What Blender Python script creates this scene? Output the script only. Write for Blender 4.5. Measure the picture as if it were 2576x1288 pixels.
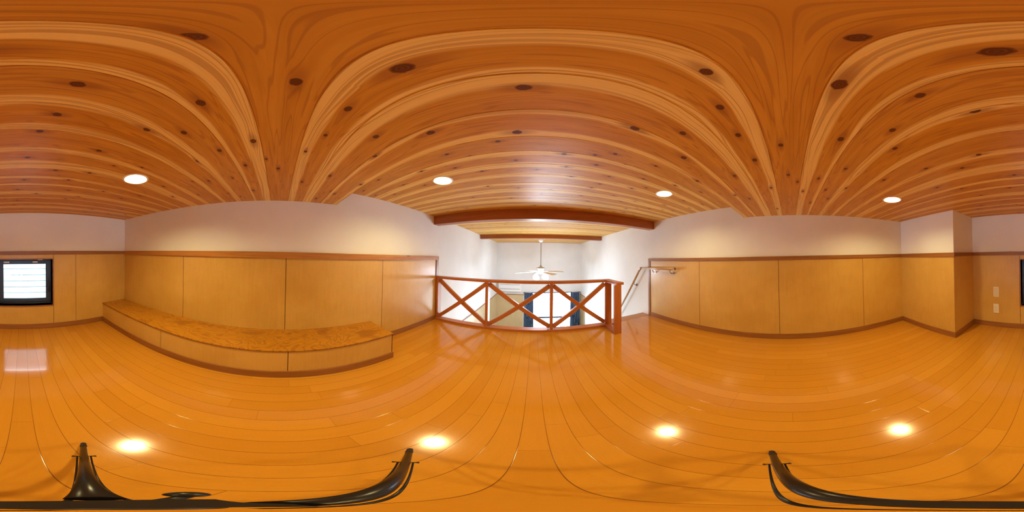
import bpy, bmesh, math, random
from mathutils import Vector, Matrix
for o in list(bpy.data.objects): bpy.data.objects.remove(o)
SC = bpy.context.scene; COL = SC.collection

# ------------------------------------------------------------------ camera, world, exposure
cam_data = bpy.data.cameras.new('camera'); cam = bpy.data.objects.new('camera', cam_data); COL.objects.link(cam)
cam_data.type = 'PANO'
try: cam_data.cycles.panorama_type = 'EQUIRECTANGULAR'
except Exception: pass
try: cam_data.panorama_type = 'EQUIRECTANGULAR'
except Exception: pass
cam_data.clip_start = 0.01
EYE = Vector((0, 0, 0.9))
CR = Matrix([[0.990817, 0.134579, 0.013007], [-0.134809, 0.990693, 0.018818], [-0.010353, -0.020398, 0.999738]])          # rows: right, forward, up of the tilted 360 camera
right, fwd, up = CR[0], CR[1], CR[2]
m = Matrix.Identity(4)
for i in range(3):
    m[i][0] = right[i]; m[i][1] = up[i]; m[i][2] = -fwd[i]; m[i][3] = EYE[i]
cam.matrix_world = m
SC.camera = cam
SC.view_settings.view_transform = 'Standard'; SC.view_settings.look = 'None'
SC.view_settings.exposure = 0.0; SC.view_settings.gamma = 1.0; SC.view_settings.use_curve_mapping = False
SC.cycles.max_bounces = 9; SC.cycles.diffuse_bounces = 6; SC.cycles.glossy_bounces = 4
SC.cycles.sample_clamp_indirect = 6.0
SC.cycles.use_denoising = True; SC.cycles.use_adaptive_sampling = True; SC.cycles.adaptive_threshold = .015

W_STR = 17.0           # overcast daylight outside
LAMP_STR = 740.0       # glowing disc inside each downlight
LAMP_COL = (1.0, 0.81, 0.35)
world = bpy.data.worlds.new('overcast_sky'); SC.world = world; world.use_nodes = True
wn = world.node_tree; wbg = wn.nodes['Background']
wbg.inputs[0].default_value = (0.80, 0.97, 1.13, 1); wbg.inputs[1].default_value = W_STR

# ------------------------------------------------------------------ room numbers (metres)
XL, XR, YB, YD = -1.298, 1.660, -1.783, 5.659   # left, right, back, far wall
BOXX, BOXY = 0.861, -1.353                        # projecting corner of the back right
ZL, ZH, YS = 1.3433, 1.4812, 0.4734               # low ceiling, high ceiling, step between
FE, FE2 = 1.975, 2.115                            # floor edge, and at the stair head
GZ = -2.35                                        # lower room floor
T = 0.12
random.seed(4)

# ------------------------------------------------------------------ helpers
class MB:
    def __init__(s): s.v = []; s.f = []; s.mi = []; s.sm = []
    def quad(s, a, b, c, d, mi=0, sm=False):
        n = len(s.v); s.v += [Vector(p) for p in (a, b, c, d)]; s.f.append((n, n+1, n+2, n+3)); s.mi.append(mi); s.sm.append(sm)
    def box(s, x0, x1, y0, y1, z0, z1, mi=0, M=None, bev=0.0):
        bm = bmesh.new(); bmesh.ops.create_cube(bm, size=1)
        for v in bm.verts:
            v.co = Vector(((x0+x1)/2 + v.co.x*(x1-x0), (y0+y1)/2 + v.co.y*(y1-y0), (z0+z1)/2 + v.co.z*(z1-z0)))
        if bev > 0: bmesh.ops.bevel(bm, geom=list(bm.edges), offset=bev, segments=2, affect='EDGES', profile=.5)
        s.add(bm, mi, M); return s
    def add(s, bm, mi=0, M=None, sm=False):
        n = len(s.v); bm.verts.ensure_lookup_table(); bm.verts.index_update()
        for v in bm.verts: s.v.append((M @ v.co) if M else v.co.copy())
        for f in bm.faces: s.f.append(tuple(n + v.index for v in f.verts)); s.mi.append(mi); s.sm.append(sm)
        bm.free()
    def lathe(s, prof, c, seg=32, mi=0, M=None, sm=True):
        n = len(s.v); c = Vector(c)
        for r, z in prof:
            for k in range(seg):
                a = 2*math.pi*k/seg; p = Vector((r*math.cos(a), r*math.sin(a), z))
                s.v.append((M @ p if M else p) + c)
        for i in range(len(prof)-1):
            for k in range(seg):
                k2 = (k+1) % seg
                s.f.append((n+i*seg+k, n+i*seg+k2, n+(i+1)*seg+k2, n+(i+1)*seg+k)); s.mi.append(mi); s.sm.append(sm)
        return s
    def disc(s, c, r, seg=32, mi=0, M=None, down=True):
        n = len(s.v); c = Vector(c)
        for k in range(seg):
            a = 2*math.pi*k/seg*(-1 if down else 1); p = Vector((r*math.cos(a), r*math.sin(a), 0)); s.v.append((M @ p if M else p)+c)
        s.f.append(tuple(range(n, n+seg))); s.mi.append(mi); s.sm.append(False); return s
    def tube(s, pts, r, seg=12, mi=0, cap=True):
        pts = [Vector(p) for p in pts]; n0 = len(s.v); rs = r if isinstance(r, (list, tuple)) else [r]*len(pts)
        prevu = None
        for i, p in enumerate(pts):
            if i == 0: d = pts[1]-p
            elif i == len(pts)-1: d = p-pts[i-1]
            else: d = (pts[i+1]-p).normalized() + (p-pts[i-1]).normalized()
            d.normalize()
            u = prevu - d*prevu.dot(d) if prevu is not None else d.orthogonal()
            u.normalize(); w = d.cross(u); prevu = u
            for k in range(seg):
                a = 2*math.pi*k/seg; s.v.append(p + (u*math.cos(a) + w*math.sin(a))*rs[i])
        for i in range(len(pts)-1):
            for k in range(seg):
                k2 = (k+1) % seg; a = n0+i*seg
                s.f.append((a+k, a+k2, a+seg+k2, a+seg+k)); s.mi.append(mi); s.sm.append(True)
        if cap:
            s.f.append(tuple(n0+k for k in range(seg))[::-1]); s.mi.append(mi); s.sm.append(False)
            b = n0+(len(pts)-1)*seg; s.f.append(tuple(b+k for k in range(seg))); s.mi.append(mi); s.sm.append(False)
        return s
    def sphere(s, c, r, sc=(1, 1, 1), mi=0, seg=20, M=None):
        prof = [(max(1e-4, math.sin(math.pi*i/10)*r*sc[0]), -math.cos(math.pi*i/10)*r*sc[2]) for i in range(11)]
        return s.lathe(prof, c, seg, mi, M)
    def build(s, name, mats, parent=None, frame=None):
        me = bpy.data.meshes.new(name)
        off = frame if frame is not None else (parent['_w'] if parent is not None and '_w' in parent else Vector((0, 0, 0)))
        off = Vector(off)
        me.from_pydata([v - off for v in s.v], [], s.f)
        for mt in (mats if isinstance(mats, (list, tuple)) else [mats]): me.materials.append(mt)
        for p, mi, sm in zip(me.polygons, s.mi, s.sm): p.material_index = mi; p.use_smooth = sm
        me.update()
        bm = bmesh.new(); bm.from_mesh(me); bmesh.ops.recalc_face_normals(bm, faces=bm.faces); bm.to_mesh(me); bm.free()
        o = bpy.data.objects.new(name, me); COL.objects.link(o)
        if parent is not None: o.parent = parent; o.location = off - Vector(parent['_w']); o['_w'] = off
        else: o.location = off; o['_w'] = off
        return o
def tag(o, label, cat, group=None, kind=None):
    if label: o['label'] = label
    if cat: o['category'] = cat
    if group: o['group'] = group
    if kind: o['kind'] = kind
    return o
def thing(name, label, cat, loc, group=None, kind=None):
    o = bpy.data.objects.new(name, None); COL.objects.link(o); o.location = loc; o['_w'] = Vector(loc); o.empty_display_size = .05
    return tag(o, label, cat, group, kind)
def struct(o): o['kind'] = 'structure'; return o
def board(name, p0, p1, w, d, mat, parent, side=(0, 1, 0), bev=.0012):
    """a straight board from p0 to p1, w wide, d deep along side; its own local x runs along the grain"""
    p0, p1 = Vector(p0), Vector(p1); x = (p1-p0).normalized(); y = Vector(side); y = (y - x*y.dot(x)).normalized(); z = x.cross(y)
    L = (p1-p0).length; b = MB().box(0, L, -d/2, d/2, -w/2, w/2, bev=bev)
    me_o = b.build(name, mat, None, frame=(0, 0, 0))
    Mx = Matrix.Identity(4)
    for i in range(3): Mx[i][0] = x[i]; Mx[i][1] = y[i]; Mx[i][2] = z[i]; Mx[i][3] = p0[i]
    if parent is not None:
        me_o.parent = parent; Mx.translation = p0 - Vector(parent['_w'])
    me_o.matrix_local = Mx
    me_o['_w'] = p0
    return me_o

# ------------------------------------------------------------------ material helpers
def newmat(name):
    m = bpy.data.materials.new(name); m.use_nodes = True; nt = m.node_tree; nt.nodes.clear()
    out = nt.nodes.new('ShaderNodeOutputMaterial'); b = nt.nodes.new('ShaderNodeBsdfPrincipled')
    nt.links.new(b.outputs[0], out.inputs[0]); return m, nt, b
class N:
    """tiny node writer"""
    def __init__(s, nt): s.nt = nt
    def put(s, node, i, val):
        if val is None: return
        if isinstance(val, bpy.types.NodeSocket): s.nt.links.new(val, node.inputs[i])
        else: node.inputs[i].default_value = val
    def math(s, op, a, b=None, c=None, clamp=False):
        n = s.nt.nodes.new('ShaderNodeMath'); n.operation = op; n.use_clamp = clamp
        s.put(n, 0, a); s.put(n, 1, b); s.put(n, 2, c); return n.outputs[0]
    def coord(s, kind='Object'): return s.nt.nodes.new('ShaderNodeTexCoord').outputs[kind]
    def sep(s, v):
        n = s.nt.nodes.new('ShaderNodeSeparateXYZ'); s.put(n, 0, v); return n.outputs
    def comb(s, x, y, z):
        n = s.nt.nodes.new('ShaderNodeCombineXYZ'); s.put(n, 0, x); s.put(n, 1, y); s.put(n, 2, z); return n.outputs[0]
    def noise(s, v, scale=1, detail=3, rough=.5, dist=0.0):
        n = s.nt.nodes.new('ShaderNodeTexNoise'); s.put(n, 'Vector', v); s.put(n, 'Scale', scale); s.put(n, 'Detail', detail); s.put(n, 'Roughness', rough); s.put(n, 'Distortion', dist); return n.outputs[0]
    def white(s, v, dim='1D'):
        n = s.nt.nodes.new('ShaderNodeTexWhiteNoise'); n.noise_dimensions = dim
        if dim == '1D': s.put(n, 'W', v)
        else: s.put(n, 'Vector', v)
        return n.outputs[0]
    def step(s, v, a, b, lo=0.0, hi=1.0):
        n = s.nt.nodes.new('ShaderNodeMapRange'); n.interpolation_type = 'SMOOTHSTEP'
        s.put(n, 0, v); s.put(n, 1, a); s.put(n, 2, b); s.put(n, 3, lo); s.put(n, 4, hi); return n.outputs[0]
    def mix(s, f, a, b):
        n = s.nt.nodes.new('ShaderNodeMix'); n.data_type = 'RGBA'; s.put(n, 0, f)
        for i, val in ((6, a), (7, b)):
            if isinstance(val, tuple) and len(val) == 3: val = (*val, 1)
            s.put(n, i, val)
        return n.outputs[2]
    def bump(s, h, strength=.3, dist=.002):
        n = s.nt.nodes.new('ShaderNodeBump'); s.put(n, 'Height', h); n.inputs['Strength'].default_value = strength; n.inputs['Distance'].default_value = dist; return n.outputs[0]
def plain(name, col, rough=.5, metal=0.0, spec=None, noise=0.0, nscale=40):
    m, nt, b = newmat(name); n = N(nt)
    c = (*col, 1)
    if noise > 0:
        f = n.noise(n.coord(), nscale, 4, .6); c = n.mix(n.step(f, .3, .7), tuple(v*(1-noise) for v in col), tuple(min(1, v*(1+noise)) for v in col))
    n.put(b, 'Base Color', c); b.inputs['Roughness'].default_value = rough; b.inputs['Metallic'].default_value = metal
    if spec is not None: b.inputs['Specular IOR Level'].default_value = spec
    return m
def wood(name, lo, hi, axis=0, rough=.35, grain=1.0, coat=0.0, knots=False):
    m, nt, b = newmat(name); n = N(nt); s = n.sep(n.coord()); ax = [s[0], s[1], s[2]]
    long = ax.pop(axis)
    rnd = nt.nodes.new('ShaderNodeObjectInfo').outputs['Random']
    off = n.math('MULTIPLY', rnd, 17.0)
    lg = n.math('ADD', long, off)
    v1 = n.comb(n.math('MULTIPLY', lg, 2.2), n.math('MULTIPLY', ax[0], 45*grain), n.math('MULTIPLY', ax[1], 45*grain))
    g1 = n.noise(v1, 1.0, 4, .6, .6)
    v2 = n.comb(n.math('MULTIPLY', lg, 8), n.math('MULTIPLY', ax[0], 260*grain), n.math('MULTIPLY', ax[1], 260*grain))
    g2 = n.noise(v2, 1.0, 2, .5)
    f = n.math('ADD', n.math('MULTIPLY', g1, .75), n.math('MULTIPLY', g2, .3))
    c = n.mix(n.step(f, .33, .72), lo, hi)
    if knots:
        vk = n.comb(n.math('MULTIPLY', lg, 3.2), n.math('MULTIPLY', ax[0], 9), n.math('MULTIPLY', ax[1], 9))
        vo = nt.nodes.new('ShaderNodeTexVoronoi'); n.put(vo, 'Vector', vk); vo.inputs['Scale'].default_value = 1.0
        kk = n.step(vo.outputs['Distance'], .06, .14, 1.0, 0.0)
        c = n.mix(kk, c, (lo[0]*.3, lo[1]*.2, lo[2]*.2))
    n.put(b, 'Base Color', c); b.inputs['Roughness'].default_value = rough
    b.inputs['Coat Weight'].default_value = coat; b.inputs['Coat Roughness'].default_value = .15
    n.put(b, 'Normal', n.bump(g2, .12, .001))
    return m
def emit(name, col, strength):
    m, nt, b = newmat(name); b.inputs['Base Color'].default_value = (*col, 1)
    b.inputs['Emission Color'].default_value = (*col, 1); b.inputs['Emission Strength'].default_value = strength; return m

# ------------------------------------------------------------------ materials
def paper_mat():
    m, nt, b = newmat('white_wallpaper'); n = N(nt); co = n.coord()
    f = n.noise(co, 220, 3, .7); f2 = n.noise(co, 2.0, 3, .5)
    c = n.mix(n.step(f2, .3, .7), (.81, .81, .81), (.86, .86, .86))
    n.put(b, 'Base Color', c); b.inputs['Roughness'].default_value = .85
    n.put(b, 'Normal', n.bump(f, .25, .0015)); return m
def panel_mat(name, lo, hi, axis=2):
    m, nt, b = newmat(name); n = N(nt); co = n.coord(); s = n.sep(co)
    v = n.comb(n.math('MULTIPLY', s[0], 60), n.math('MULTIPLY', s[1], 60), n.math('MULTIPLY', s[2], 5))
    g = n.noise(v, 1.0, 4, .6); bl = n.noise(co, 2.6, 3, .55); sp = n.noise(co, 90, 2, .6)
    f = n.math('ADD', n.math('ADD', n.math('MULTIPLY', g, .24), n.math('MULTIPLY', bl, .64)), n.math('MULTIPLY', sp, .15))
    n.put(b, 'Base Color', n.mix(n.step(f, .32, .75), lo, hi)); b.inputs['Roughness'].default_value = .40
    b.inputs['Coat Weight'].default_value = .45; b.inputs['Coat Roughness'].default_value = .27
    n.put(b, 'Normal', n.bump(g, .05, .001)); return m
def floor_mat():
    m, nt, b = newmat('floor_boards'); n = N(nt); s = n.sep(n.coord())
    W = .075
    u = n.math('DIVIDE', n.math('ADD', s[0], -.046+75*.1), W); row = n.math('FLOOR', u); fx = n.math('FRACT', u)
    r1 = n.white(row)
    yy = n.math('ADD', n.math('DIVIDE', s[1], .909), n.math('MULTIPLY', r1, 7.0)); seg = n.math('FLOOR', yy); fy = n.math('FRACT', yy)
    r2 = n.white(n.comb(row, seg, 3.0), '3D')
    ex = n.math('MINIMUM', fx, n.math('SUBTRACT', 1.0, fx)); ey = n.math('MINIMUM', fy, n.math('SUBTRACT', 1.0, fy))
    lx = n.step(ex, .006, .017, 1, 0); ly = n.step(ey, .0005, .0014, 1, 0)
    line = n.math('MAXIMUM', lx, n.math('MULTIPLY', ly, .55))
    gv = n.comb(n.math('MULTIPLY', s[0], 90), n.math('ADD', n.math('MULTIPLY', s[1], 5), n.math('MULTIPLY', r2, 40)), r2)
    g = n.noise(gv, 1.0, 4, .6); sp = n.noise(n.coord(), 130, 2, .6)
    f = n.math('ADD', n.math('ADD', n.math('MULTIPLY', g, .3), n.math('MULTIPLY', r2, .35)), n.math('MULTIPLY', sp, .3))
    c = n.mix(n.step(f, .15, .85), (.52, .216, .018), (.60, .268, .027))
    c = n.mix(line, c, (.20, .075, .012))
    n.put(b, 'Base Color', c)
    wv = n.noise(n.coord(), 260, 3, .6)
    b.inputs['Roughness'].default_value = .13
    b.inputs['Coat Weight'].default_value = .35; b.inputs['Coat Roughness'].default_value = .045
    h = n.math('SUBTRACT', n.math('MULTIPLY', wv, .03), line)
    n.put(b, 'Normal', n.bump(h, .25, .0006)); return m
def ceiling_mat():
    m, nt, b = newmat('cedar_ceiling_boards'); n = N(nt); s = n.sep(n.coord())
    uv = nt.nodes.new('ShaderNodeUVMap'); uv.uv_map = 'knot'; k = n.sep(uv.outputs[0])
    kx, ky = k[0], k[1]
    W = .134
    vv = n.math('DIVIDE', n.math('ADD', s[1], -.068+W*30), W); pid = n.math('FLOOR', vv); v = n.math('FRACT', vv)
    r1 = n.white(n.math('ADD', pid, .17)); r2 = n.white(n.math('ADD', pid, 51.3)); r3 = n.white(n.math('ADD', pid, 93.7))
    x = n.math('ADD', s[0], n.math('MULTIPLY', r3, 31.0))
    rr = n.math('SQRT', n.math('ADD', n.math('POWER', n.math('ABSOLUTE', kx), 2.0), n.math('POWER', n.math('ABSOLUTE', ky), 2.0)))
    rl = n.math('SQRT', n.math('ADD', n.math('POWER', n.math('ABSOLUTE', n.math('MULTIPLY', kx, .38)), 2.0), n.math('POWER', n.math('ABSOLUTE', ky), 2.0)))
    push = n.math('MULTIPLY', n.step(rl, .6, 3.2, 1, 0), n.math('MULTIPLY', n.step(ky, -1.6, 1.6, -1, 1), -.055))
    push = n.math('MULTIPLY', push, n.step(n.math('ABSOLUTE', ky), 8.0, 5.0, 0, 1))
    vw = n.math('ADD', v, push)
    lowf = n.noise(n.comb(n.math('MULTIPLY', x, 1.6), n.math('MULTIPLY', vw, 1.3), pid), 1.0, 2, .5)
    lowc = n.math('SUBTRACT', lowf, .5)
    vq = n.math('ADD', vw, n.math('MULTIPLY', lowc, .55))
    # growth rings: fine on the outer sapwood, open cathedral lines in the heart
    rings = n.math('SUBTRACT', n.math('MULTIPLY', n.noise(n.comb(n.math('MULTIPLY', x, .9), n.math('MULTIPLY', vq, 26.0), pid), 1.0, 1, .4), 3.4), 1.25)
    cath = n.noise(n.comb(n.math('MULTIPLY', x, 1.4), n.math('MULTIPLY', vw, 3.4), n.math('MULTIPLY', pid, 3.1)), 1.0, 2, .45)
    cl = n.math('SINE', n.math('MULTIPLY', cath, 62.0))
    fine = n.noise(n.comb(n.math('MULTIPLY', x, 6), n.math('MULTIPLY', vw, 48), pid), 1.0, 3, .6)
    mot = n.noise(n.comb(n.math('MULTIPLY', x, 3), n.math('MULTIPLY', vw, 4), pid), 1.0, 3, .6)
    wob = n.math('MULTIPLY', n.math('SUBTRACT', n.noise(n.comb(n.math('MULTIPLY', x, 2.2), pid, 0.0), 1.0, 2, .5), .5), .22)
    vs = n.math('ADD', vw, wob)
    uv2 = nt.nodes.new('ShaderNodeUVMap'); uv2.uv_map = 'sapwood'; k2 = n.sep(uv2.outputs[0]); a = k2[0]; bq = k2[1]
    sap = n.math('MAXIMUM', n.step(n.math('SUBTRACT', vs, a), -.035, .05, 1, 0), n.step(n.math('SUBTRACT', vs, bq), -.05, .035, 0, 1))
    heart = n.mix(n.step(mot, .3, .72), (.51, .205, .015), (.66, .300, .032))
    heart = n.mix(n.math('MULTIPLY', r3, .35), heart, (.64, .33, .07))
    sapc = n.mix(n.step(fine, .3, .7), (.80, .515, .130), (.89, .63, .195))
    c = n.mix(sap, heart, sapc)
    ln = n.step(rings, .45, .85, 0, 1); cl2 = n.step(cl, .60, 1.0, 0, 1)
    c = n.mix(n.math('MULTIPLY', n.math('MULTIPLY', ln, .42), n.math('ADD', .30, sap)), c, (.42, .17, .035))
    c = n.mix(n.math('MULTIPLY', cl2, n.math('MULTIPLY', n.math('SUBTRACT', 1.0, sap), .38)), c, (.27, .075, .014))
    c = n.mix(n.math('MULTIPLY', n.step(fine, .5, .75), .16), c, (.36, .13, .03))
    # knots
    halo = n.math('MULTIPLY', n.step(rl, .6, 2.0, 1, 0), n.math('ADD', .25, n.math('MULTIPLY', mot, .6)))
    c = n.mix(halo, c, (.27, .080, .018))
    kn = n.noise(n.comb(kx, ky, pid), 1.6, 2, .5)
    core = n.step(n.math('ADD', rr, n.math('MULTIPLY', n.math('SUBTRACT', kn, .5), .5)), .85, 1.12, 1, 0)
    kring = n.mix(n.step(n.math('SINE', n.math('MULTIPLY', rr, 16)), 0, 1), (.105, .026, .008), (.16, .045, .014))
    c = n.mix(core, c, kring)
    n.put(b, 'Base Color', c)
    b.inputs['Roughness'].default_value = .43
    b.inputs['Specular IOR Level'].default_value = .36
    n.put(b, 'Normal', n.bump(fine, .08, .001)); return m
def ply_mat():
    m, nt, b = newmat('plywood_bench_top'); n = N(nt); s = n.sep(n.coord())
    sheet = n.math('FLOOR', n.math('DIVIDE', n.math('ADD', s[1], .837+9.1), .91))
    r = n.white(sheet)
    x = n.math('MULTIPLY', s[0], 5.0); y = n.math('ADD', n.math('MULTIPLY', s[1], 2.6), n.math('MULTIPLY', r, 20))
    base = n.noise(n.comb(x, y, r), 1.0, 2, .5, 1.2)
    cl = n.math('SINE', n.math('MULTIPLY', base, 88.0)); dark = n.noise(n.comb(n.math('MULTIPLY', s[0], 6), n.math('MULTIPLY', s[1], 4), 2.0), 1.0, 2, .5)
    fine = n.noise(n.comb(n.math('MULTIPLY', s[0], 120), n.math('MULTIPLY', s[1], 9), 0), 1.0, 3, .6)
    c = n.mix(n.step(fine, .3, .7), (.42, .165, .009), (.52, .230, .017))
    c = n.mix(n.math('MULTIPLY', n.step(cl, .1, 1.0), .55), c, (.24, .075, .006))
    c = n.mix(n.math('MULTIPLY', n.step(dark, .56, .68), .6), c, (.24, .072, .006))
    n.put(b, 'Base Color', c); b.inputs['Roughness'].default_value = .33
    n.put(b, 'Normal', n.bump(fine, .06, .001)); return m

M_PAPER = paper_mat()
M_PANEL = panel_mat('wall_panel_veneer', (.56, .310, .056), (.67, .400, .090))
M_FLOOR = floor_mat()
M_CEIL = ceiling_mat()
M_PLY = ply_mat()
M_GROOVE = plain('dark_joint', (.10, .035, .010), .8)
M_TRIMX = wood('brown_trim_x', (.25, .090, .016), (.34, .130, .030), 0)
M_TRIMY = wood('brown_trim_y', (.25, .090, .016), (.34, .130, .030), 1)
M_TRIMZ = wood('brown_trim_z', (.25, .090, .016), (.34, .130, .030), 2)
M_PINE = wood('pine_rail', (.36, .130, .022), (.52, .22, .045), 1, knots=True)
M_RAIL = wood('red_stained_pine', (.40, .115, .030), (.52, .175, .052), 0, rough=.4)
M_BEAM = wood('dark_stained_beam', (.29, .080, .020), (.42, .120, .030), 0, rough=.38)
M_LOWER = plain('pale_lower_floor', (.66, .58, .48), .5)
M_NOSE = wood('floor_nosing', (.36, .15, .035), (.46, .20, .05), 0, rough=.3)
M_WHITE = plain('white_plastic', (.82, .81, .78), .35)
M_WHITEM = plain('white_enamel', (.85, .85, .84), .3)
M_PLATE = plain('ivory_plastic', (.78, .70, .56), .35)
M_GREY = plain('grey_slot', (.25, .23, .22), .5)
M_BLACK = plain('black_plastic', (.012, .011, .012), .35)
M_RUBBER = plain('rubber', (.02, .018, .018), .8)
M_DMETAL = plain('black_painted_aluminium', (.018, .016, .018), .28, .3)
M_FRAME = plain('dark_blue_grey_aluminium', (.030, .045, .085), .35, .2)
M_STEEL = plain('brushed_bronze_metal', (.34, .24, .17), .28, 1.0)
M_HRAIL = wood('pale_wood_handrail', (.50, .34, .22), (.60, .43, .30), 0, rough=.25)
M_LAMP = emit('lamp_glow', LAMP_COL, LAMP_STR)
M_LAMP_DIM = emit('dimmed_lamp_glow', LAMP_COL, LAMP_STR*.78)  # same bulb, dimmed on the right to stand in for darker exposure there
M_FANLAMP = emit('fan_lamp_glow', (.85, .99, 1.16), 100.0)
M_REFL = plain('downlight_reflector', (.85, .82, .76), .3)
def curtain_mat():
    m = bpy.data.materials.new('navy_curtain'); m.use_nodes = True; nt = m.node_tree; nt.nodes.clear(); n = N(nt)
    out = nt.nodes.new('ShaderNodeOutputMaterial'); d = nt.nodes.new('ShaderNodeBsdfDiffuse'); t = nt.nodes.new('ShaderNodeBsdfTranslucent'); mx = nt.nodes.new('ShaderNodeMixShader')
    f = n.noise(n.coord(), 260, 3, .6); n.put(d, 0, n.mix(f, (.11, .175, .30), (.17, .25, .40))); t.inputs[0].default_value = (.020, .040, .085, 1); mx.inputs[0].default_value = .3
    nt.links.new(d.outputs[0], mx.inputs[1]); nt.links.new(t.outputs[0], mx.inputs[2]); nt.links.new(mx.outputs[0], out.inputs[0]); return m
M_CURT = curtain_mat()
M_PALEPANEL = panel_mat('pale_panel_veneer', (.56, .42, .22), (.64, .49, .28))  # paler, less saturated version of the wall panel veneer
M_FANW = plain('fan_grey_white', (.55, .55, .55), .45)
def glass_mat():
    m = bpy.data.materials.new('window_glass'); m.use_nodes = True; nt = m.node_tree; nt.nodes.clear()
    out = nt.nodes.new('ShaderNodeOutputMaterial'); t = nt.nodes.new('ShaderNodeBsdfTransparent'); g = nt.nodes.new('ShaderNodeBsdfGlossy')
    g.inputs['Roughness'].default_value = .02; f = nt.nodes.new('ShaderNodeFresnel'); f.inputs[0].default_value = 1.3; mx = nt.nodes.new('ShaderNodeMixShader')
    t.inputs[0].default_value = (.95, .98, .97, 1)
    nt.links.new(f.outputs[0], mx.inputs[0]); nt.links.new(t.outputs[0], mx.inputs[1]); nt.links.new(g.outputs[0], mx.inputs[2]); nt.links.new(mx.outputs[0], out.inputs[0]); return m
M_GLASS = glass_mat()
def slat_mat():
    m = bpy.data.materials.new('frosted_louvre_slat'); m.use_nodes = True; nt = m.node_tree; nt.nodes.clear()
    out = nt.nodes.new('ShaderNodeOutputMaterial'); d = nt.nodes.new('ShaderNodeBsdfDiffuse'); t = nt.nodes.new('ShaderNodeBsdfTranslucent'); mx = nt.nodes.new('ShaderNodeMixShader')
    d.inputs[0].default_value = (.55, .60, .62, 1); t.inputs[0].default_value = (.52, .60, .62, 1); mx.inputs[0].default_value = .6
    nt.links.new(d.outputs[0], mx.inputs[1]); nt.links.new(t.outputs[0], mx.inputs[2]); nt.links.new(mx.outputs[0], out.inputs[0]); return m
M_SLAT = slat_mat()

# ================================================================== THE SETTING
# ---- loft floor
fl = MB(); fl.box(XL-T, XR+T, YB-T, FE, -.20, 0); fl.box(.99, XR+T, FE, FE2-.17, -.20, 0)
struct(fl.build('floor', M_FLOOR))
gf = MB(); gf.box(XL-T, XR+T, FE-.3, YD+T, GZ-.1, GZ); struct(gf.build('floor', M_LOWER))
# nosing at the stair head
ns = MB(); ns.box(.985, XR-.004, FE2-.172, FE2, -.030, .0015, bev=.003); struct(ns.build('trim_1', M_NOSE))

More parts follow.
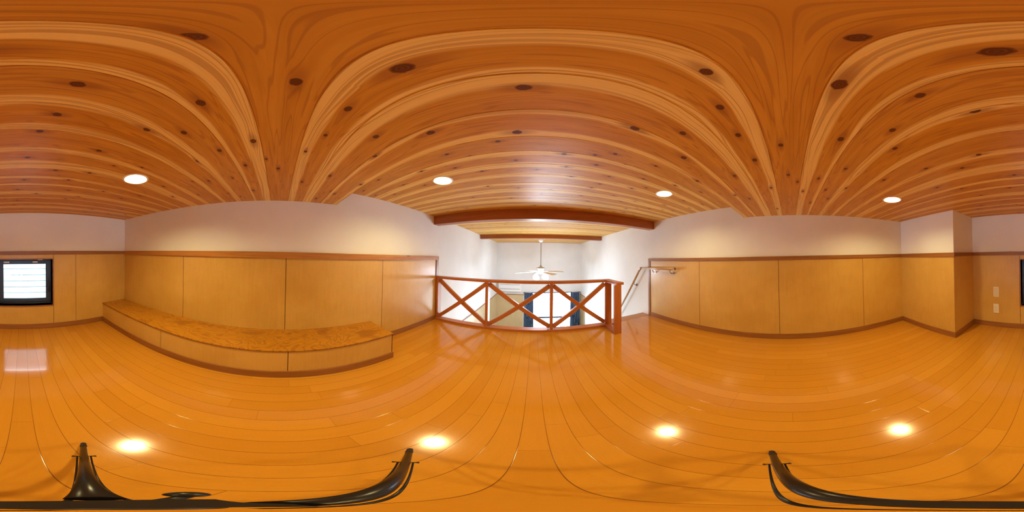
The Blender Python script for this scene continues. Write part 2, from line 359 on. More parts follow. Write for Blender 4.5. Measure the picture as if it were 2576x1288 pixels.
# ---- ceiling: separate boards with bevelled joints
PW = .134
def seam_start(y): return math.floor((y-.068)/PW)*PW+.068
KN = [(-0.09,-0.25,2,0),(-0.297,-0.159,2,0),(-0.093,-0.059,1,0),(-0.248,0.018,2,0),(-0.147,0.127,3,0),(-0.323,0.137,1,0),(-0.41,0.269,1,0),(-0.28,0.365,2,0),(-0.471,0.131,0,0),(-0.596,0.092,0,0),(-0.528,-0.089,2,0),(-0.406,-0.271,1,0),(-0.325,-0.343,1,0),(-0.086,-0.383,1,0),(-0.056,-0.478,1,0),(-0.28,-0.549,1,0),(-0.027,-0.67,1,0),(-0.402,-0.639,0,0),(-0.517,-0.574,0,0),(-0.167,-0.787,1,0),(-0.338,-0.767,1,0),(-0.017,-0.926,1,0),(-0.264,-0.893,1,0),(-0.566,-0.22,1,0),(-0.615,-0.337,1,0),(-0.72,-0.154,1,0),(-0.67,-0.057,0,0),(-0.763,-0.008,1,0),(-0.853,-0.252,0,0),(-0.816,-0.48,0,0),(-1.067,-0.171,1,0),(-0.849,-0.392,1,0),(-0.785,-0.67,1,0),(-1.094,-0.353,0,0),(-1.177,-0.284,0,0),(-1.047,-0.563,0,0),(-0.99,-0.751,1,0),(-0.805,-0.923,1,0),(-0.541,-0.994,1,0),(-0.742,-1.067,1,0),(-0.315,-1.065,1,0),(0.023,-1.084,1,0),(-0.107,-1.171,1,0),(-0.426,-1.175,1,0),(-0.346,-1.253,1,0),(0.129,-1.28,1,0),(-0.915,0.126,1,0),(-0.796,0.252,1,0),(-1.051,0.369,1,0),(-1.012,0.333,1,0),(-1.191,0.273,1,0),(-0.525,0.342,1,0),(-0.828,0.449,1,0),(-0.94,0.651,1,1),(-0.887,0.843,1,1),(-0.643,0.759,1,1),(-0.411,0.672,1,1),(-0.447,0.828,1,1),(-0.315,0.735,0,1),(-0.316,0.927,1,1),(-0.349,1.169,1,1),(-0.154,0.644,1,1),(-0.768,0.951,1,1),(-1.192,0.676,1,1),(-1.228,0.822,1,1),(-1.096,0.934,1,1),(-0.021,0.251,2,0),(0.176,0.093,1,0),(0.237,-0.084,3,0),(0.039,-0.148,3,0),(0.202,-0.221,1,0),(0.149,-0.338,2,0),(0.091,-0.051,1,0),(0.303,0.132,1,0),(0.447,0.14,1,0),(0.362,0.274,1,0),(0.248,0.345,2,0),(-0.052,0.446,2,0),(0.492,0.37,2,0),(0.613,0.657,1,1),(0.367,0.673,1,1),(0.138,0.756,2,1),(-0.1,0.833,1,1),(0.329,0.821,2,1),(0.011,0.946,1,1),(0.232,1.012,1,1),(0.461,0.93,1,1),(0.671,0.84,1,1),(0.719,0.454,1,0),(0.785,0.95,1,1),(0.702,1.026,1,1),(0.424,1.156,1,1),(0.91,0.769,1,1),(0.63,0.131,2,0),(0.535,0.022,1,0),(0.796,-0.0,1,0),(0.478,-0.164,2,0),(0.365,-0.278,1,0),(0.455,-0.354,1,0),(0.698,-0.258,1,0),(0.833,-0.157,1,0),(0.884,-0.05,1,0),(1.027,-0.09,1,0),(0.503,-0.569,1,0),(0.367,-0.667,1,0),(0.249,-0.588,1,0),(0.159,-0.838,1,0),(0.736,-0.491,1,0),(0.622,-0.805,1,0),(0.512,-0.916,1,0),(0.935,-0.345,1,0),(0.989,-0.229,1,0),(0.959,0.104,1,0),(0.753,0.259,1,0),(0.224,-1.022,1,0),(1.122,0.277,1,0),(1.021,0.351,1,0),(1.419,0.102,1,0),(1.264,-0.167,1,0),(1.156,-0.284,1,0),(0.454,-1.098,1,0),(0.283,0.723,1,1),(0.175,0.891,1,1),(0.659,1.237,1,1),(0.397,1.346,1,1),(0.123,1.263,0,1),(0.501,1.468,1,1),(0.79,1.337,1,1),(0.904,1.269,1,1),(0.959,1.513,1,1),(1.169,1.361,1,1),(1.203,1.165,1,1),(1.419,1.241,1,1),(1.234,0.937,1,1),(1.438,0.848,1,1),(1.463,1.032,1,1),(1.142,0.687,1,1),(0.466,0.739,0,1),(-0.126,1.24,1,1),(0.896,1.684,1,1),(0.455,1.068,1,1)]
KS = {0: (.0080, .0062), 1: (.0118, .0086), 2: (.0140, .0100), 3: (.0185, .0130)}
DL = [(-.590, -.708, ZL), (-.612, .955, ZH), (.980, .948, ZH), (1.006, -.741, ZL)]     # downlights
LR = .066
def ceil_part(bm_v, bm_f, bm_uv, z, y0, y1, knots, lamps, x0=XL-.01, x1=XR+.01):
    def rects(r, holes):
        out = [r]
        for hx, hy in holes:
            nx = []
            for (a, b, c, d) in out:
                h0, h1, g0, g1 = hx-.08, hx+.08, hy-.08, hy+.08
                if b <= h0 or a >= h1 or d <= g0 or c >= g1: nx.append((a, b, c, d)); continue
                if a < h0: nx.append((a, h0, c, d))
                if b > h1: nx.append((h1, b, c, d))
                aa, bb = max(a, h0), min(b, h1)
                if c < g0: nx.append((aa, bb, c, g0))
                if d > g1: nx.append((aa, bb, g1, d))
            out = nx
        return out
    def quad(pts, kn):
        n = len(bm_v); bm_v.extend(pts); bm_f.append(tuple(range(n, n+len(pts))))
        for p in pts:
            if kn: bm_uv.append(((p[0]-kn[0])/kn[2], (p[1]-kn[1])/kn[3]))
            else: bm_uv.append((50.0, 50.0))
    s = seam_start(y0)
    while s < y1 - 1e-4:
        a, b = max(s, y0), min(s+PW, y1)
        ks = sorted([k for k in knots if a <= k[1] < b])
        # cell borders half way between knots, and no further than .30 from one
        cuts = []
        for i, k in enumerate(ks):
            lo = x0 if i == 0 else (ks[i-1][0]+k[0])/2; hi = x1 if i == len(ks)-1 else (k[0]+ks[i+1][0])/2
            cuts.append((lo, hi, k))
        if not cuts: cuts = [(x0, x1, None)]
        g = .0008; ch = .0014
        ia = a + (g+ch if a == s else 0); ib = b - (g+ch if abs(b-(s+PW)) < 1e-6 else 0)
        for lo, hi, k in cuts:
            for r in rects((lo, hi, ia, ib), lamps):
                quad([(r[0], r[2], z), (r[0], r[3], z), (r[1], r[3], z), (r[1], r[2], z)], k)
        for r in rects((x0, x1, a, ia), lamps) if ia > a else []:
            quad([(r[0], a+g, z+.003), (r[0], ia, z), (r[1], ia, z), (r[1], a+g, z+.003)], None)
            quad([(r[0], a-.0001, z+.003), (r[0], a+g, z+.003), (r[1], a+g, z+.003), (r[1], a-.0001, z+.003)], None)
        for r in rects((x0, x1, ib, b), lamps) if ib < b else []:
            quad([(r[0], ib, z), (r[0], b-g, z+.003), (r[1], b-g, z+.003), (r[1], ib, z)], None)
            quad([(r[0], b-g, z+.003), (r[0], b+.0001, z+.003), (r[1], b+.0001, z+.003), (r[1], b-g, z+.003)], None)
        s += PW
    # collars round the lamps
    for hx, hy in lamps:
        K = 48
        def sq(t):
            c, q = math.cos(t), math.sin(t); mm = .08/max(abs(c), abs(q)); return (hx+c*mm, hy+q*mm)
        for i in range(K):
            t0, t1 = 2*math.pi*i/K+math.pi/4, 2*math.pi*(i+1)/K+math.pi/4
            p0, p1 = sq(t0), sq(t1)
            q0 = (hx+LR*math.cos(t0), hy+LR*math.sin(t0)); q1 = (hx+LR*math.cos(t1), hy+LR*math.sin(t1))
            quad([(*q0, z), (*p0, z), (*p1, z), (*q1, z)], None)
V, F, UV = [], [], []
SAP = {-1: (-.5, 1.5), 0: (.34, .86), 1: (.33, 1.3), 2: (.16, .80), 3: (.10, 1.2), 4: (-.3, 1.4), 5: (.30, .88), -2: (.15, .60), -3: (.22, 1.3), -4: (.24, .93), -5: (.12, 1.2), -6: (.28, .9)}
_rs = random.Random(5)
for _k in range(-20, 45):
    _v = (_rs.choice((-.1, .20, .30, .38)), _rs.choice((.72, .82, .92, 1.2)))
    SAP.setdefault(_k, _v)
rk = random.Random(11)
low = [(a, b, *KS[c]) for a, b, c, h in KN if not h]; high = [(a, b, *KS[c]) for a, b, c, h in KN if h]
for _ in range(16):
    low.append((rk.uniform(-1.2, 1.6), rk.uniform(-1.75, -1.25), *KS[1]))
for _ in range(240):
    q = (rk.uniform(-1.28, 1.64), rk.uniform(1.85, 5.6), *KS[rk.choice((0, 1, 1))])
    if all(abs(q[0]-k[0]) > .09 or abs(q[1]-k[1]) > PW for k in high): high.append(q)
for _ in range(26):
    q = (rk.uniform(-1.25, 1.6), rk.uniform(1.25, 1.8), *KS[rk.choice((0, 1))])
    if min(math.hypot(q[0]-k[0], q[1]-k[1]) for k in high) > .12: high.append(q)
ceil_part(V, F, UV, ZL, YB-.01, YS, low, [(a, b) for a, b, z in DL if z == ZL])
ceil_part(V, F, UV, ZH, YS, YD+.01, high, [(a, b) for a, b, z in DL if z == ZH])
# the step face between the two heights
n0 = len(V); V += [(XL-.01, YS, ZL), (XR+.01, YS, ZL), (XR+.01, YS, ZH), (XL-.01, YS, ZH)]; F.append((n0, n0+1, n0+2, n0+3)); UV += [(50, 50)]*4
me = bpy.data.meshes.new('ceiling'); me.from_pydata(V, [], F); me.materials.append(M_CEIL)
uvl = me.uv_layers.new(name='knot'); uvs = me.uv_layers.new(name='sapwood')
for p in me.polygons:
    for li in p.loop_indices: uvl.data[li].uv = UV[me.loops[li].vertex_index]
for p in me.polygons:
    sv = SAP[int(math.floor((p.center.y-.068)/PW+1e-6))]
    for li in p.loop_indices: uvs.data[li].uv = sv
me.update(); ceil = bpy.data.objects.new('ceiling', me); COL.objects.link(ceil); struct(ceil)
# make every board face look down
bm = bmesh.new(); bm.from_mesh(me)
bmesh.ops.reverse_faces(bm, faces=[f for f in bm.faces if f.normal.z > 0 or (abs(f.normal.z) < .1 and f.normal.y > 0 and False)])
bm.to_mesh(me); bm.free()
rf = MB(); rf.box(XL-T, XR+T, YB-T, YS, ZL+.08, ZH+.30); rf.box(XL-T, XR+T, YS, YD+T, ZH+.08, ZH+.30); struct(rf.build('ceiling_slab', M_PAPER))

# ---- walls
TOP = ZH+.30
w = MB(); w.box(XL-T, XL, YB-T, YD+T, GZ, TOP); struct(w.build('wall_left', M_PAPER))
w = MB(); w.box(XR, XR+T, YB-T, YD+T, GZ, TOP); struct(w.build('wall_right', M_PAPER))
WX0, WX1, WZ0, WZ1 = -.337, .283, .2985, .8245          # small back window opening
w = MB(); w.box(XL, WX0, YB-T, YB, -.2, TOP); w.box(WX1, XR, YB-T, YB, -.2, TOP); w.box(WX0, WX1, YB-T, YB, -.2, WZ0); w.box(WX0, WX1, YB-T, YB, WZ1, TOP)
struct(w.build('wall_back', M_PAPER))
FX0, FX1, FZ0, FZ1 = -.07, 1.35, GZ+.02, -.262         # tall window in the far wall
w = MB(); w.box(XL, FX0, YD, YD+T, GZ, TOP); w.box(FX1, XR, YD, YD+T, GZ, TOP); w.box(FX0, FX1, YD, YD+T, FZ1, TOP); w.box(FX0, FX1, YD, YD+T, GZ, FZ0)
struct(w.build('wall_front', M_PAPER))
w = MB(); w.box(BOXX, XR, YB, BOXY, 0, ZL); struct(w.build('wall_column', M_PAPER))
w = MB(); w.box(XL, XR, FE-.15, FE-.03, GZ, -.2); struct(w.build('wall_loft', M_PAPER))

# ---- veneer wainscot panels, chair rails, baseboards
CZ0, CZ1, BBH = .876, .9165, .066
def wains(parent_name, panels, axis, face, inward, z0=BBH, z1=CZ0, nm='wall_panel', mat=None):
    """panels: list of (a, b) spans along the wall; face: plane; inward: +1/-1 towards the room"""
    mb = MB(); t = .004
    lo, hi = min(p[0] for p in panels), max(p[1] for p in panels)
    def bx(a, b, d0, d1, za, zb, mi):
        x0, x1 = sorted((face+inward*d0, face+inward*d1))
        if axis == 'Y': mb.box(x0, x1, a, b, za, zb, mi)
        else: mb.box(a, b, x0, x1, za, zb, mi)
    bx(lo, hi, 0, .0012, z0, z1, 1)
    for a, b in panels: bx(a+.0024, b-.0024, .0012, t, z0, z1, 0)
    return struct(mb.build(nm, [mat or M_PANEL, M_GROOVE]))
YE = 1.93      # end of the veneer on the left wall
trim_n = [2]
def trim(x0, x1, y0, y1, z0, z1, mat, bev=.002, name=None):
    mb = MB(); mb.box(x0, x1, y0, y1, z0, z1, bev=bev)
    o = mb.build(name or 'trim_%d' % trim_n[0], mat); trim_n[0] += (0 if name else 1); return struct(o)
wains('l', [(YB, -.848), (-.848, .0655), (.0655, .972), (.972, 1.885)], 'Y', XL, 1)
wains('r', [(BOXY, -.789), (-.789, .120), (.120, 1.034), (1.034, 1.915)], 'Y', XR, -1)
mb_panels = [(XL, -.609), (-.609, WX0-.012)]
wains('b', [(XL, -.609), (-.609, WX0-.010)], 'X', YB, 1)
wains('b', [(WX0-.010, WX1+.010)], 'X', YB, 1, z0=WZ1+.010)
wains('b', [(WX0-.010, WX1+.010)], 'X', YB, 1, z1=WZ0-.010)
wains('b', [(WX1+.010, BOXX)], 'X', YB, 1)
wains('c', [(BOXX-.004, XR)], 'X', BOXY, 1)
wains('c', [(YB, BOXY+.004)], 'Y', BOXX, -1)
trim(XL, XL+.020, YB, 1.94, CZ0-.006, CZ1+.002, M_PINE)                 # left chair rail, knotty pine
trim(XL, XL+.014, 1.888, 1.940, 0.0, CZ0-.006, M_TRIMZ)                 # its upright end
trim(XR-.014, XR, BOXY, 1.955, CZ0+.002, CZ1, M_TRIMY)
trim(XR-.014, XR, 1.917, 1.955, 0.0, CZ0+.002, M_TRIMZ)
trim(XL+.02, BOXX-.014, YB, YB+.014, CZ0, CZ1, M_TRIMX)
trim(BOXX-.014, XR, BOXY, BOXY+.014, CZ0-.003, CZ1, M_TRIMX)
trim(BOXX-.014, BOXX, YB, BOXY+.002, CZ0, CZ1, M_TRIMY)
trim(XL+.004, XL+.018, YB+.004, YB+.010, .258, CZ0-.008, M_PANEL)               # corner strip in the back left corner
BB = .010
trim(XL, XL+BB, .842, 1.888, 0, BBH, M_TRIMY, name='baseboard_left')
trim(XR-BB, XR, BOXY, 1.917, 0, BBH, M_TRIMY, name='baseboard_right')
trim(-.961, BOXX-BB, YB, YB+BB, 0, BBH, M_TRIMX, name='baseboard_back')
trim(BOXX-BB, XR, BOXY, BOXY+BB, 0, BBH, M_TRIMX, name='baseboard_column')
trim(BOXX-BB, BOXX, YB, BOXY, 0, BBH, M_TRIMY, name='baseboard_corner')
# lower room: veneer under a thin rail
LZ = -.362
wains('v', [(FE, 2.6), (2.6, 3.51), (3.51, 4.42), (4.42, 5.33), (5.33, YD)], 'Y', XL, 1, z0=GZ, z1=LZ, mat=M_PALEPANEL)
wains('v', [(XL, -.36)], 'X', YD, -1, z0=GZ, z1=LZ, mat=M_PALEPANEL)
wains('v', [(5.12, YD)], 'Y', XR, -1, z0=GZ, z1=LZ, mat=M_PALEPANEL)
trim(XL, XL+.020, FE, YD, LZ, LZ+.024, M_TRIMY)
trim(XL+.020, -.33, YD-.020, YD, LZ, LZ+.024, M_TRIMX)
trim(XR-.012, XR, 3.3, YD, LZ-.004, LZ+.008, M_WHITE)
trim(-.365, -.335, YD-.020, YD, GZ, -.62, M_WHITE)
trim(XR-.03, XR, 5.10, 5.64, LZ+.004, LZ+.022, M_TRIMY)

# ---- window_1: the small back window, deep in its reveal
def frame_bm(mb, x0, x1, z0, z1, w_, y0, y1, mi=0, bev=.0015, wt=None, wb=None):
    wt = wt or w_; wb = wb or w_
    mb.box(x0, x0+w_, y0, y1, z0, z1, mi, bev=bev); mb.box(x1-w_, x1, y0, y1, z0, z1, mi, bev=bev)
    mb.box(x0+w_, x1-w_, y0, y1, z1-wt, z1, mi, bev=bev); mb.box(x0+w_, x1-w_, y0, y1, z0, z0+wb, mi, bev=bev)
w1 = thing('window_1', None, None, (-.023, YB-.06, WZ0)); struct(w1)
m1 = MB(); frame_bm(m1, WX0-.014, WX1+.014, WZ0-.015, WZ1+.011, .014, YB-.095, YB+.009, wt=.011, wb=.015); m1.build('casing', M_TRIMX, w1)
YW = YB-.092
m1 = MB(); frame_bm(m1, WX0, WX1, WZ0, WZ1, .016, YW-.025, YW-.004, wt=.018, wb=.022); m1.build('outer_frame', M_FRAME, w1)
SX0, SX1, SZ0, SZ1 = -.331, .275, .318, .810
m1 = MB(); frame_bm(m1, SX0, SX1, SZ0, SZ1, .0590, YW-.012, YW+.013, wt=.042, wb=.044); m1.build('sash', M_FRAME, w1)
m1 = MB(); m1.box(SX0+.055, SX1-.055, YW-.003, YW+.001, SZ0+.040, SZ1-.038); m1.build('pane', M_GLASS, w1)
hx = -.303
m1 = MB(); m1.box(hx-.013, hx+.013, YW+.013, YW+.025, .435, .545, bev=.003); m1.tube([(hx, YW+.025, .455), (hx, YW+.041, .462), (hx-.002, YW+.047, .50), (hx+.006, YW+.047, .575)], [.007, .007, .007, .005])
m1.build('handle', M_BLACK, w1)
for a, b_ in ((.146, .212), (-.178, -.120)):
    m1 = MB(); m1.box(a, b_, YW+.013, YW+.0138, SZ1-.026, SZ1-.010); o = m1.build('sticker', M_WHITEM, w1); o['label'] = 'small white sticker on the top of the dark sash'
m1 = MB(); m1.box(-.236, -.182, YW+.002, YW+.016, SZ1+.002, SZ1+.010, bev=.001); m1.build('catch', M_WHITEM, w1)
# louvred screen outside the back window
ls = thing('louvred_screen', 'frosted white horizontal louvre slats seen through the small dark framed window', 'louvre screen', (-.023, YB-.23, .25))
for i in range(8):
    z0 = .2465+.0756*i
    sl = MB(); sl.quad((-.42, YB-.232, z0), (.376, YB-.232, z0), (.376, YB-.222, z0+.0756), (-.42, YB-.222, z0+.0756), 0)
    sl.quad((-.42, YB-.235, z0), (.376, YB-.235, z0), (.376, YB-.225, z0+.0756), (-.42, YB-.225, z0+.0756), 0)
    sl.box(-.42, .376, YB-.236, YB-.221, z0-.0016, z0+.0016, 1); sl.build('slat', [M_SLAT, M_GREY], ls)
for sx in (-.445, .387):
    sl = MB(); sl.box(sx, sx+.012, YB-.26, YB-T+.004, .22, .95); sl.build('side_rail', M_FRAME, ls)

# ---- window_2: the tall sliding window of the lower room
w2 = thing('window_2', None, None, ((FX0+FX1)/2, YD+.05, FZ0)); struct(w2)
m2 = MB(); frame_bm(m2, FX0, FX1, FZ0, FZ1, .035, YD+.03, YD+.09); m2.build('frame', M_FRAME, w2)
m2 = MB(); m2.box(.615, .665, YD+.035, YD+.085, FZ0+.035, FZ1-.035); m2.build('meeting_stile', M_FRAME, w2)
m2 = MB(); m2.box(FX0+.035, FX1-.035, YD+.035, YD+.085, -1.252, -1.198); m2.build('middle_rail', M_FRAME, w2)
for a, b in ((FX0+.035, .615), (.665, FX1-.035)):
    m2 = MB(); m2.box(a, b, YD+.055, YD+.059, FZ0+.035, FZ1-.035); m2.build('pane', M_GLASS, w2)

# ================================================================== THINGS
# ---- bench
bt = .257; BF = -.961; BE = .8326
be = thing('bench', 'long low built-in plywood bench along the left wall panelling', 'bench', ((XL+BF)/2, -.45, 0))
for a, b in ((YB+.004, -.837), (-.835, BE+.004)):
    x = MB(); x.box(XL+.005, BF+.004, a, b, bt-.010, bt, bev=.001); x.build('top_board', M_PLY, be)
x = MB(); x.box(XL+.005, BF+.0045, YB+.004, BE+.0045, bt-.0125, bt-.0098); x.build('edge_strip', M_GROOVE, be)
for a, b in ((YB+.004, -.8375), (-.8330, .0715), (.0760, BE-.006)):
    x = MB(); x.box(BF-.012, BF, a, b, BBH-.006, bt-.0125); x.build('front_panel', M_PANEL, be)
x = MB(); x.box(BF-.0125, BF-.006, YB+.004, BE-.004, .01, bt-.013); x.build('backing', M_GROOVE, be)
x = MB(); x.box(XL+.005, BF-.003, BE-.012, BE, 0, bt-.0125); x.build('end_panel', M_PANEL, be)
x = MB(); x.box(BF-.006, BF+.0005, BE-.0058, BE+.001, BBH-.006, bt-.0125); x.build('corner_strip', M_GROOVE, be)
x = MB(); x.box(BF-.004, BF+.009, YB+.01, BE+.009, 0, BBH-.002, bev=.0015); x.box(XL+.012, BF-.004, BE, BE+.009, 0, BBH-.002, bev=.0015); x.build('base_trim', M_TRIMY, be)

# ---- balustrade
RY = .9*2.15
ba = thing('balustrade', 'reddish brown wooden balustrade with crossed braces at the loft edge', 'railing', (-.2, RY, 0))
rz1, rz0 = .641, .611; RYF, RYB = 1.890, 1.980
xr_end = 1.000
board('top_rail', (XL+.002, RY, (rz0+rz1)/2), (.975, RY, (rz0+rz1)/2), rz1-rz0, RYB-RYF, M_RAIL, ba)
board('top_rail', (.935, 1.600, (rz0+rz1)/2-.001), (.935, RYB, (rz0+rz1)/2-.001), rz1-rz0-.001, .094, M_RAIL, ba, side=(1, 0, 0))
board('bottom_rail', (XL+.002, .5*(1.876+1.975), .0135), (.995, .5*(1.876+1.975), .0135), .027, .099, M_RAIL, ba)
board('bottom_rail', (.918, 1.628, .0150), (.918, 1.872, .0150), .026, .084, M_RAIL, ba, side=(1, 0, 0))
for px in (XL+.030, -.5585, .2100):
    board('post', (px, RY, .027), (px, RY, rz0), (.034 if px > -1 else .028), .086, M_RAIL, ba)
board('post', (.936, 1.9175, .027), (.936, 1.9175, rz0), .027, .088, M_RAIL, ba, side=(1, 0, 0))
board('post', (.9065, 1.614, 0), (.9065, 1.614, rz0-.001), .027, .088, M_RAIL, ba, side=(1, 0, 0))
zt, zb = .586, .052
for a, b in ((XL+.044, -.573), (-.545, .196), (.224, .892)):
    board('brace', (a+.004, RY+.004, zt), (b-.004, RY+.004, zb), .050, .034, M_RAIL, ba)
    board('brace', (a+.004, RY-.004, zb), (b-.004, RY-.004, zt), .050, .036, M_RAIL, ba)

# ---- ceiling beams
for nm, ya, yb, zb_, lab in (('near', 1.8226, 1.9400, 1.3616, 'thick dark stained beam across the ceiling directly above the balustrade'), ('far', 3.757, 3.875, 1.387, 'dark stained ceiling beam further away with the ceiling fan hanging from it')):
    o = board('ceiling_beam', (XL, (ya+yb)/2, (zb_+ZH)/2), (XR, (ya+yb)/2, (zb_+ZH)/2), ZH-zb_, yb-ya, M_BEAM, None, bev=.003)
    tag(o, lab, 'beam', 'exposed ceiling beams')

# ---- downlights
labs = ['recessed round downlight in the low ceiling above the bench, near the small window',
        'recessed round downlight in the high ceiling on the bench side, near the balustrade',
        'recessed round downlight in the high ceiling on the handrail side',
        'recessed round downlight in the low ceiling near the projecting wall corner']
first = None
for (lx, ly, lz), lab in zip(DL, labs):
    if first is None:
        d = thing('downlight', lab, 'ceiling light', (lx, ly, lz), 'round recessed downlights')
        x = MB(); x.lathe([(LR-.006, .001), (LR-.005, -.002), (LR+.004, -.003), (LR+.008, -.0005), (LR+.008, .0006)], (lx, ly, lz), 48); x.build('trim_ring', M_WHITEM, d)
        x = MB(); x.lathe([(LR-.005, .0), (LR-.008, .018), (LR-.014, .044), (.030, .054), (.002, .056)], (lx, ly, lz), 48); x.build('reflector', M_REFL, d)
        x = MB(); x.lathe([(.0005, .0), (.028, .002), (.040, .010), (.042, .018), (.036, .030), (.0005, .034)], (lx, ly, lz+.019), 40); x.build('bulb', M_LAMP, d)
        first = d
    else:
        d = first.copy(); COL.objects.link(d); d.location = (lx, ly, lz); d['label'] = lab; d['_w'] = Vector((lx, ly, lz))
        for c in list(first.children):
            cc = c.copy(); COL.objects.link(cc); cc.parent = d
            if lx > 0 and c.name.startswith('bulb'): cc.data = c.data.copy(); cc.data.materials[0] = M_LAMP_DIM

# ---- handrail on the right wall
HX = XR-.063
hr = thing('handrail', 'round wall-mounted handrail at the stair head by the balustrade', 'handrail', (HX, 2.0, .7))
pA, pB, pC = Vector((HX, 1.372, .777)), Vector((HX, 2.085, .765)), Vector((HX, 3.95, -1.62))
hr_ax = MB(); hr_ax.tube([pA, pB+Vector((0, -.03, 0))], .0165, 20); hr_ax.build('level_rail', M_HRAIL, hr)
dd = (pC-pB).normalized()
x = MB(); x.tube([pB+dd*.03, pC], .0165, 20); x.build('sloping_rail', M_HRAIL, hr)
x = MB(); x.tube([pB+Vector((0, -.034, 0)), pB+Vector((0, -.008, 0)), pB+dd*.010, pB+dd*.034], .0185, 20); x.build('elbow', M_STEEL, hr)
x = MB(); x.tube([pA+Vector((0, .006, 0)), pA+Vector((0, -.010, 0)), pA+Vector((0, -.014, 0))], [.0185, .0185, .013], 20); x.build('end_cap', M_STEEL, hr)
for by_, bz_ in ((1.80, None), (1.455, None), (2.275, 'd'), (3.2, 'd'), (3.85, 'd')):
    c0 = Vector((HX, by_, pA.z-.006)) if bz_ is None else pB + dd*((by_-pB.y)/dd.y)
    x = MB(); x.tube([c0+Vector((0, 0, -.012)), c0+Vector((.004, 0, -.040)), c0+Vector((.022, 0, -.056)), c0+Vector((.055, 0, -.058))], .0055, 10)
    x.tube([c0+Vector((.053, 0, -.058)), c0+Vector((.0628, 0, -.058))], .021, 24)
    x.box(c0.x-.010, c0.x+.010, c0.y-.022, c0.y+.022, c0.z-.0185, c0.z-.012, bev=.001); x.build('bracket', M_STEEL, hr)

# ---- switch and socket on the back wall
def plate(name, label, cat, x0, x1, z0, z1, y, s, mat):
    cx, cz = (x0+x1)/2, (z0+z1)/2
    t = thing(name, label, cat, (cx, y, cz))
    a = MB(); a.box(x0, x1, min(y, y+s*.006), max(y, y+s*.006), z0, z1, bev=.002); a.build('plate', mat, t); return t, cx, cz
t, cx, cz = plate('light_switch', 'tall ivory rocker switch plate on the back wall panel, the upper of the two plates', 'switch', .536, .602, .392, .511, YB+.004, 1, M_PLATE)
a = MB(); a.box(cx-.022, cx+.022, YB+.010, YB+.0135, cz-.048, cz+.048, bev=.0012); a.build('rocker', plain('rocker_plastic', (.70, .60, .45), .3), t)
t, cx, cz = plate('power_outlet', 'ivory twin socket plate with slots, below the light switch', 'socket', .538, .604, .188, .303, YB+.004, 1, M_PLATE)
for dz in (.017, -.020):
    a = MB(); a.box(cx-.018, cx+.018, YB+.010, YB+.0112, cz+dz-.014, cz+dz+.014, bev=.001); a.build('socket', M_PLATE, t)
    for dx in (-.0075, .0075):
        a = MB(); a.box(cx+dx-.0018, cx+dx+.0018, YB+.0110, YB+.0118, cz+dz-.004, cz+dz+.006); o = a.build('slot', M_GREY, t)
t, cx, cz = plate('light_switch', 'small white switch plate beside the curtain in the lower room', 'switch', -.425, -.385, -.985, -.925, YD-.004, -1, M_WHITE)

# ---- air conditioner
ac = thing('air_conditioner', 'white split unit air conditioner high on the far wall', 'air conditioner', (-.80, YD, -.05))
a = MB(); a.box(-1.19, -.40, YD-.20, YD, -.215, .095, bev=.012); a.build('body', M_WHITEM, ac)
a = MB(); a.box(-1.15, -.46, YD-.2035, YD-.199, .022, .034); a.build('front_seam', M_GREY, ac)
a = MB(); a.box(-1.15, -.47, YD-.204, YD-.199, -.132, -.116); a.build('air_slot', M_GREY, ac)
a = MB(); a.box(-1.15, -.47, YD-.206, YD-.196, -.196, -.134, bev=.003); a.build('louver', M_WHITEM, ac)
a = MB(); a.box(-.452, -.404, YD-.203, YD-.199, -.20, .02, bev=.001); a.build('side_cover', M_WHITE, ac)

# ---- curtains and rod
def curtain(label, x0, x1, folds, seed):
    r = random.Random(seed); mb = MB(); n = folds*10; zt, zb = -.285, GZ+.02; rows = 14; y0 = YD-.075
    g = []
    for j in range(rows+1):
        q = j/rows; z = zt+(zb-zt)*q; row = []
        for i in range(n+1):
            p = i/n; ph = p*folds*2*math.pi + .5*math.sin(3*p*math.pi+seed)
            amp = .016+.014*q
            row.append(Vector((x0+(x1-x0)*p + .006*math.sin(ph*2+q*3)+(-.02*q*(1-2*p)), y0+amp*math.sin(ph+.3*math.sin(q*4)), z)))
        g.append(row)
    for j in range(rows):
        for i in range(n): mb.quad(g[j][i], g[j][i+1], g[j+1][i+1], g[j+1][i], sm=True)
    o = mb.build('curtain', M_CURT, frame=((x0+x1)/2, y0, zt))
    bm = bmesh.new(); bm.from_mesh(o.data); bmesh.ops.remove_doubles(bm, verts=bm.verts, dist=1e-5); bm.to_mesh(o.data); bm.free()
    for p in o.data.polygons: p.use_smooth = True
    sm = o.modifiers.new('cloth_thickness', 'SOLIDIFY'); sm.thickness = .002
    tag(o, label, 'curtain', 'navy curtains at the tall window'); return o
curtain('navy curtain gathered at the left side of the tall window, beside the air conditioner', -.315, -.01, 6, 1)
curtain('navy curtain gathered at the right side of the tall window, near the right wall', 1.275, 1.60, 6, 2)
cr = thing('curtain_rod', 'thin dark curtain rod across the top of the tall window', 'curtain rod', (.64, YD-.075, -.272))
a = MB(); a.tube([(-.34, YD-.075, -.268), (1.63, YD-.075, -.268)], .0085, 14); a.build('rod', M_FRAME, cr)
for ex in (-.34, 1.63):
    a = MB(); a.sphere((ex, YD-.075, -.268), .013); a.build('finial', M_FRAME, cr)
for ex in (-.31, .64, 1.61):
    a = MB(); a.box(ex-.006, ex+.006, YD-.080, YD, -.272, -.258); a.build('bracket', M_FRAME, cr)
for ex in [(-.305+.03*i) for i in range(10)]+[(1.29+.031*i) for i in range(10)]:
    a = MB(); Mr = Matrix.Rotation(math.radians(90), 4, 'Y')
    pts = [(ex, YD-.075+.0125*math.cos(t*math.pi/6), -.273+.0125*math.sin(t*math.pi/6)) for t in range(13)]
    a.tube(pts, .0015, 6, cap=False); a.build('ring', M_FRAME, cr)

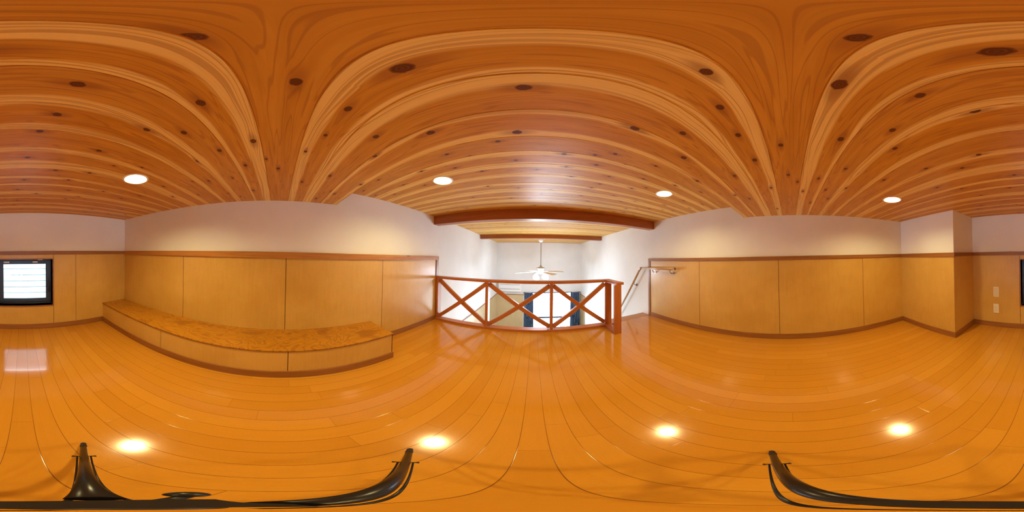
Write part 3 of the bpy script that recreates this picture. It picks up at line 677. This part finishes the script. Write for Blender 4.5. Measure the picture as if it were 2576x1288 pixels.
# ---- ceiling fan on the far beam
FXc, FYc = .160, 3.816
fan = thing('ceiling_fan', 'white four-bladed ceiling fan with glowing lamps hanging from the far beam', 'ceiling fan', (FXc, FYc, 1.387))
a = MB(); a.lathe([(.0005, 0), (.060, 0), (.062, -.010), (.050, -.060), (.030, -.082), (.012, -.088)], (FXc, FYc, 1.387), 32); a.build('canopy', M_WHITEM, fan)
a = MB(); a.tube([(FXc, FYc, 1.305), (FXc, FYc, .735)], .0085, 14); a.build('downrod', plain('fan_rod', (.35, .32, .31), .4), fan)
a = MB(); a.lathe([(.010, .762), (.020, .756), (.020, .735), (.045, .722), (.105, .700), (.110, .692), (.075, .680), (.062, .640), (.050, .622), (.0005, .618)], (FXc, FYc, 0), 36); a.build('motor_housing', M_FANW, fan)
for k in range(4):
    ang = math.radians(24+90*k)
    bm = bmesh.new(); prof = [(.17, .045), (.22, .058), (.55, .066), (.61, .060), (.635, .040)]
    top = [bm.verts.new((r, w_, 0)) for r, w_ in prof]; bot = [bm.verts.new((r, -w_, 0)) for r, w_ in reversed(prof)]
    f = bm.faces.new(top+bot); ex = bmesh.ops.extrude_face_region(bm, geom=[f])
    for g_ in ex['geom']:
        if isinstance(g_, bmesh.types.BMVert): g_.co.z += .006
    Mx = Matrix.Translation((FXc, FYc, .612)) @ Matrix.Rotation(ang, 4, 'Z') @ Matrix.Rotation(math.radians(2.0), 4, 'Y') @ Matrix.Rotation(math.radians(11), 4, 'X')
    a = MB(); a.add(bm, 0, Mx); bl = a.build('blade', M_WHITEM, fan)
    a = MB(); a.box(.055, .20, -.014, .014, .006, .011, M=Mx, bev=.001); a.build('blade_iron', M_WHITE, bl)
a = MB(); a.lathe([(.0005, .620), (.045, .618), (.055, .590), (.040, .560), (.0005, .552)], (FXc, FYc, 0), 28); a.build('light_kit', M_FANW, fan)
for k in range(4):
    ang = math.radians(50+90*k); dx, dy = math.cos(ang), math.sin(ang)
    a = MB(); a.tube([(FXc+dx*.04, FYc+dy*.04, .585), (FXc+dx*.09, FYc+dy*.09, .590), (FXc+dx*.145, FYc+dy*.145, .545)], .008, 10); a.build('lamp_arm', M_WHITE, fan)
    a = MB(); Mx = Matrix.Rotation(math.radians(90), 4, 'Z')
    a.lathe([(.016, .546), (.034, .536), (.056, .500), (.066, .458), (.050, .436), (.0005, .430)], (FXc+dx*.150, FYc+dy*.150, 0), 24); o = a.build('lamp_shade', M_FANLAMP, fan); o['label'] = 'glowing white lamp shade'

# ---- staircase going down beside the right wall
stt = thing('staircase', 'steep wooden staircase going down from the loft beside the right wall', 'stairs', (1.3, FE2, 0))
nst = 10; rise = -GZ/(nst+1); run = .172
for i in range(nst):
    a = MB(); z = -rise*(i+1); y = FE2+run*i; a.box(1.02, XR-.03, y-.01, y+run+.02, z-.030, z, bev=.003); a.build('tread', M_NOSE, stt)
for sx in (.995, XR-.030):
    p = [Vector((sx, FE2-.01, -.03)), Vector((sx, FE2-.01, -.30)), Vector((sx, FE2+run*nst-.04, GZ)), Vector((sx, FE2+run*nst+.12, GZ))]
    a = MB(); n0 = 0
    bm = bmesh.new(); vs = [bm.verts.new(v) for v in p]; f = bm.faces.new(vs); ex = bmesh.ops.extrude_face_region(bm, geom=[f])
    for g_ in ex['geom']:
        if isinstance(g_, bmesh.types.BMVert): g_.co.x += .025
    a.add(bm); a.build('stringer', M_NOSE, stt)

# ---- tripod standing on the floor under the camera
TC = Vector((-.006, -.004, 0)); HZ = .335
tr = thing('tripod', 'small black three-legged camera tripod standing on the loft floor', 'tripod', (TC.x, TC.y, 0))
tips = [Vector((-.136, -.349, 0)), Vector((-.241, .281, 0)), Vector((.356, .057, 0))]
hubs = [Vector((-.014, -.030, HZ)), Vector((-.022, .012, HZ)), Vector((.030, -.008, HZ))]
for tp, hb in zip(tips, hubs):
    d = (tp-hb).normalized(); foot0 = tp + Vector((0, 0, .0075)); k0 = foot0 - d*.045; side = d.cross(Vector((0, 0, 1))).normalized()
    a = MB(); a.tube([hb, hb+(k0-hb)*.35, k0], [.0092, .0085, .0075], 16); lg = a.build('leg', M_DMETAL, tr)
    a = MB(); a.tube([k0-d*.004, k0+d*.004, foot0], [.0080, .0086, .0070], 16); a.build('rubber_foot', M_RUBBER, lg)
    kp = hb + (foot0-hb)*.66
    a = MB(); a.tube([kp-side*.018, kp+side*.018], .0022, 8); a.tube([kp-side*.021, kp-side*.017], .0036, 8); a.tube([kp+side*.017, kp+side*.021], .0036, 8); a.build('pivot_bolt', M_BLACK, lg)
    col = Vector((TC.x, TC.y, .150)); cdir = Vector((kp.x-TC.x, kp.y-TC.y, 0)).normalized()
    for s_ in (-1, 1):
        a = MB(); a.tube([kp+side*.0115*s_, col+cdir*.014+side*.0100*s_], .0017, 8); a.build('brace_strut', M_DMETAL, tr)
a = MB(); a.lathe([(.0005, 0), (.016, 0), (.018, .004), (.018, .030), (.014, .034), (.0005, .034)], (TC.x, TC.y-.004, .132), 24); a.build('lower_collar', M_BLACK, tr)
# half-round hub plate
bm = bmesh.new(); pts = [(.062, .0015)]+[(.004+.060*math.cos(t), -.001+.040*math.sin(t)) for t in [(-math.pi*i/18) for i in range(1, 18)]]+[(-.042, .006), (-.034, .022), (-.020, .026), (-.016, .012), (-.004, .002)]
vs = [bm.verts.new((x_*.62, y_*.62, HZ-.012)) for x_, y_ in pts]; f = bm.faces.new(vs); ex = bmesh.ops.extrude_face_region(bm, geom=[f])
for g_ in ex['geom']:
    if isinstance(g_, bmesh.types.BMVert): g_.co.z += .030
a = MB(); a.add(bm); a.build('hub', M_BLACK, tr)
a = MB(); a.tube([(TC.x, TC.y-.010, HZ-.010), (TC.x, TC.y-.004, .165)], .009, 16); a.build('centre_column', M_DMETAL, tr)
a = MB(); a.tube([(-.022, -.014, HZ-.004), (-.040, -.018, HZ-.004)], .004, 10); a.sphere((-.046, -.021, HZ-.004), .0095, (1, 1, .8)); a.build('locking_knob', M_BLACK, tr)

for o in bpy.data.objects:
    if '_w' in o: del o['_w']
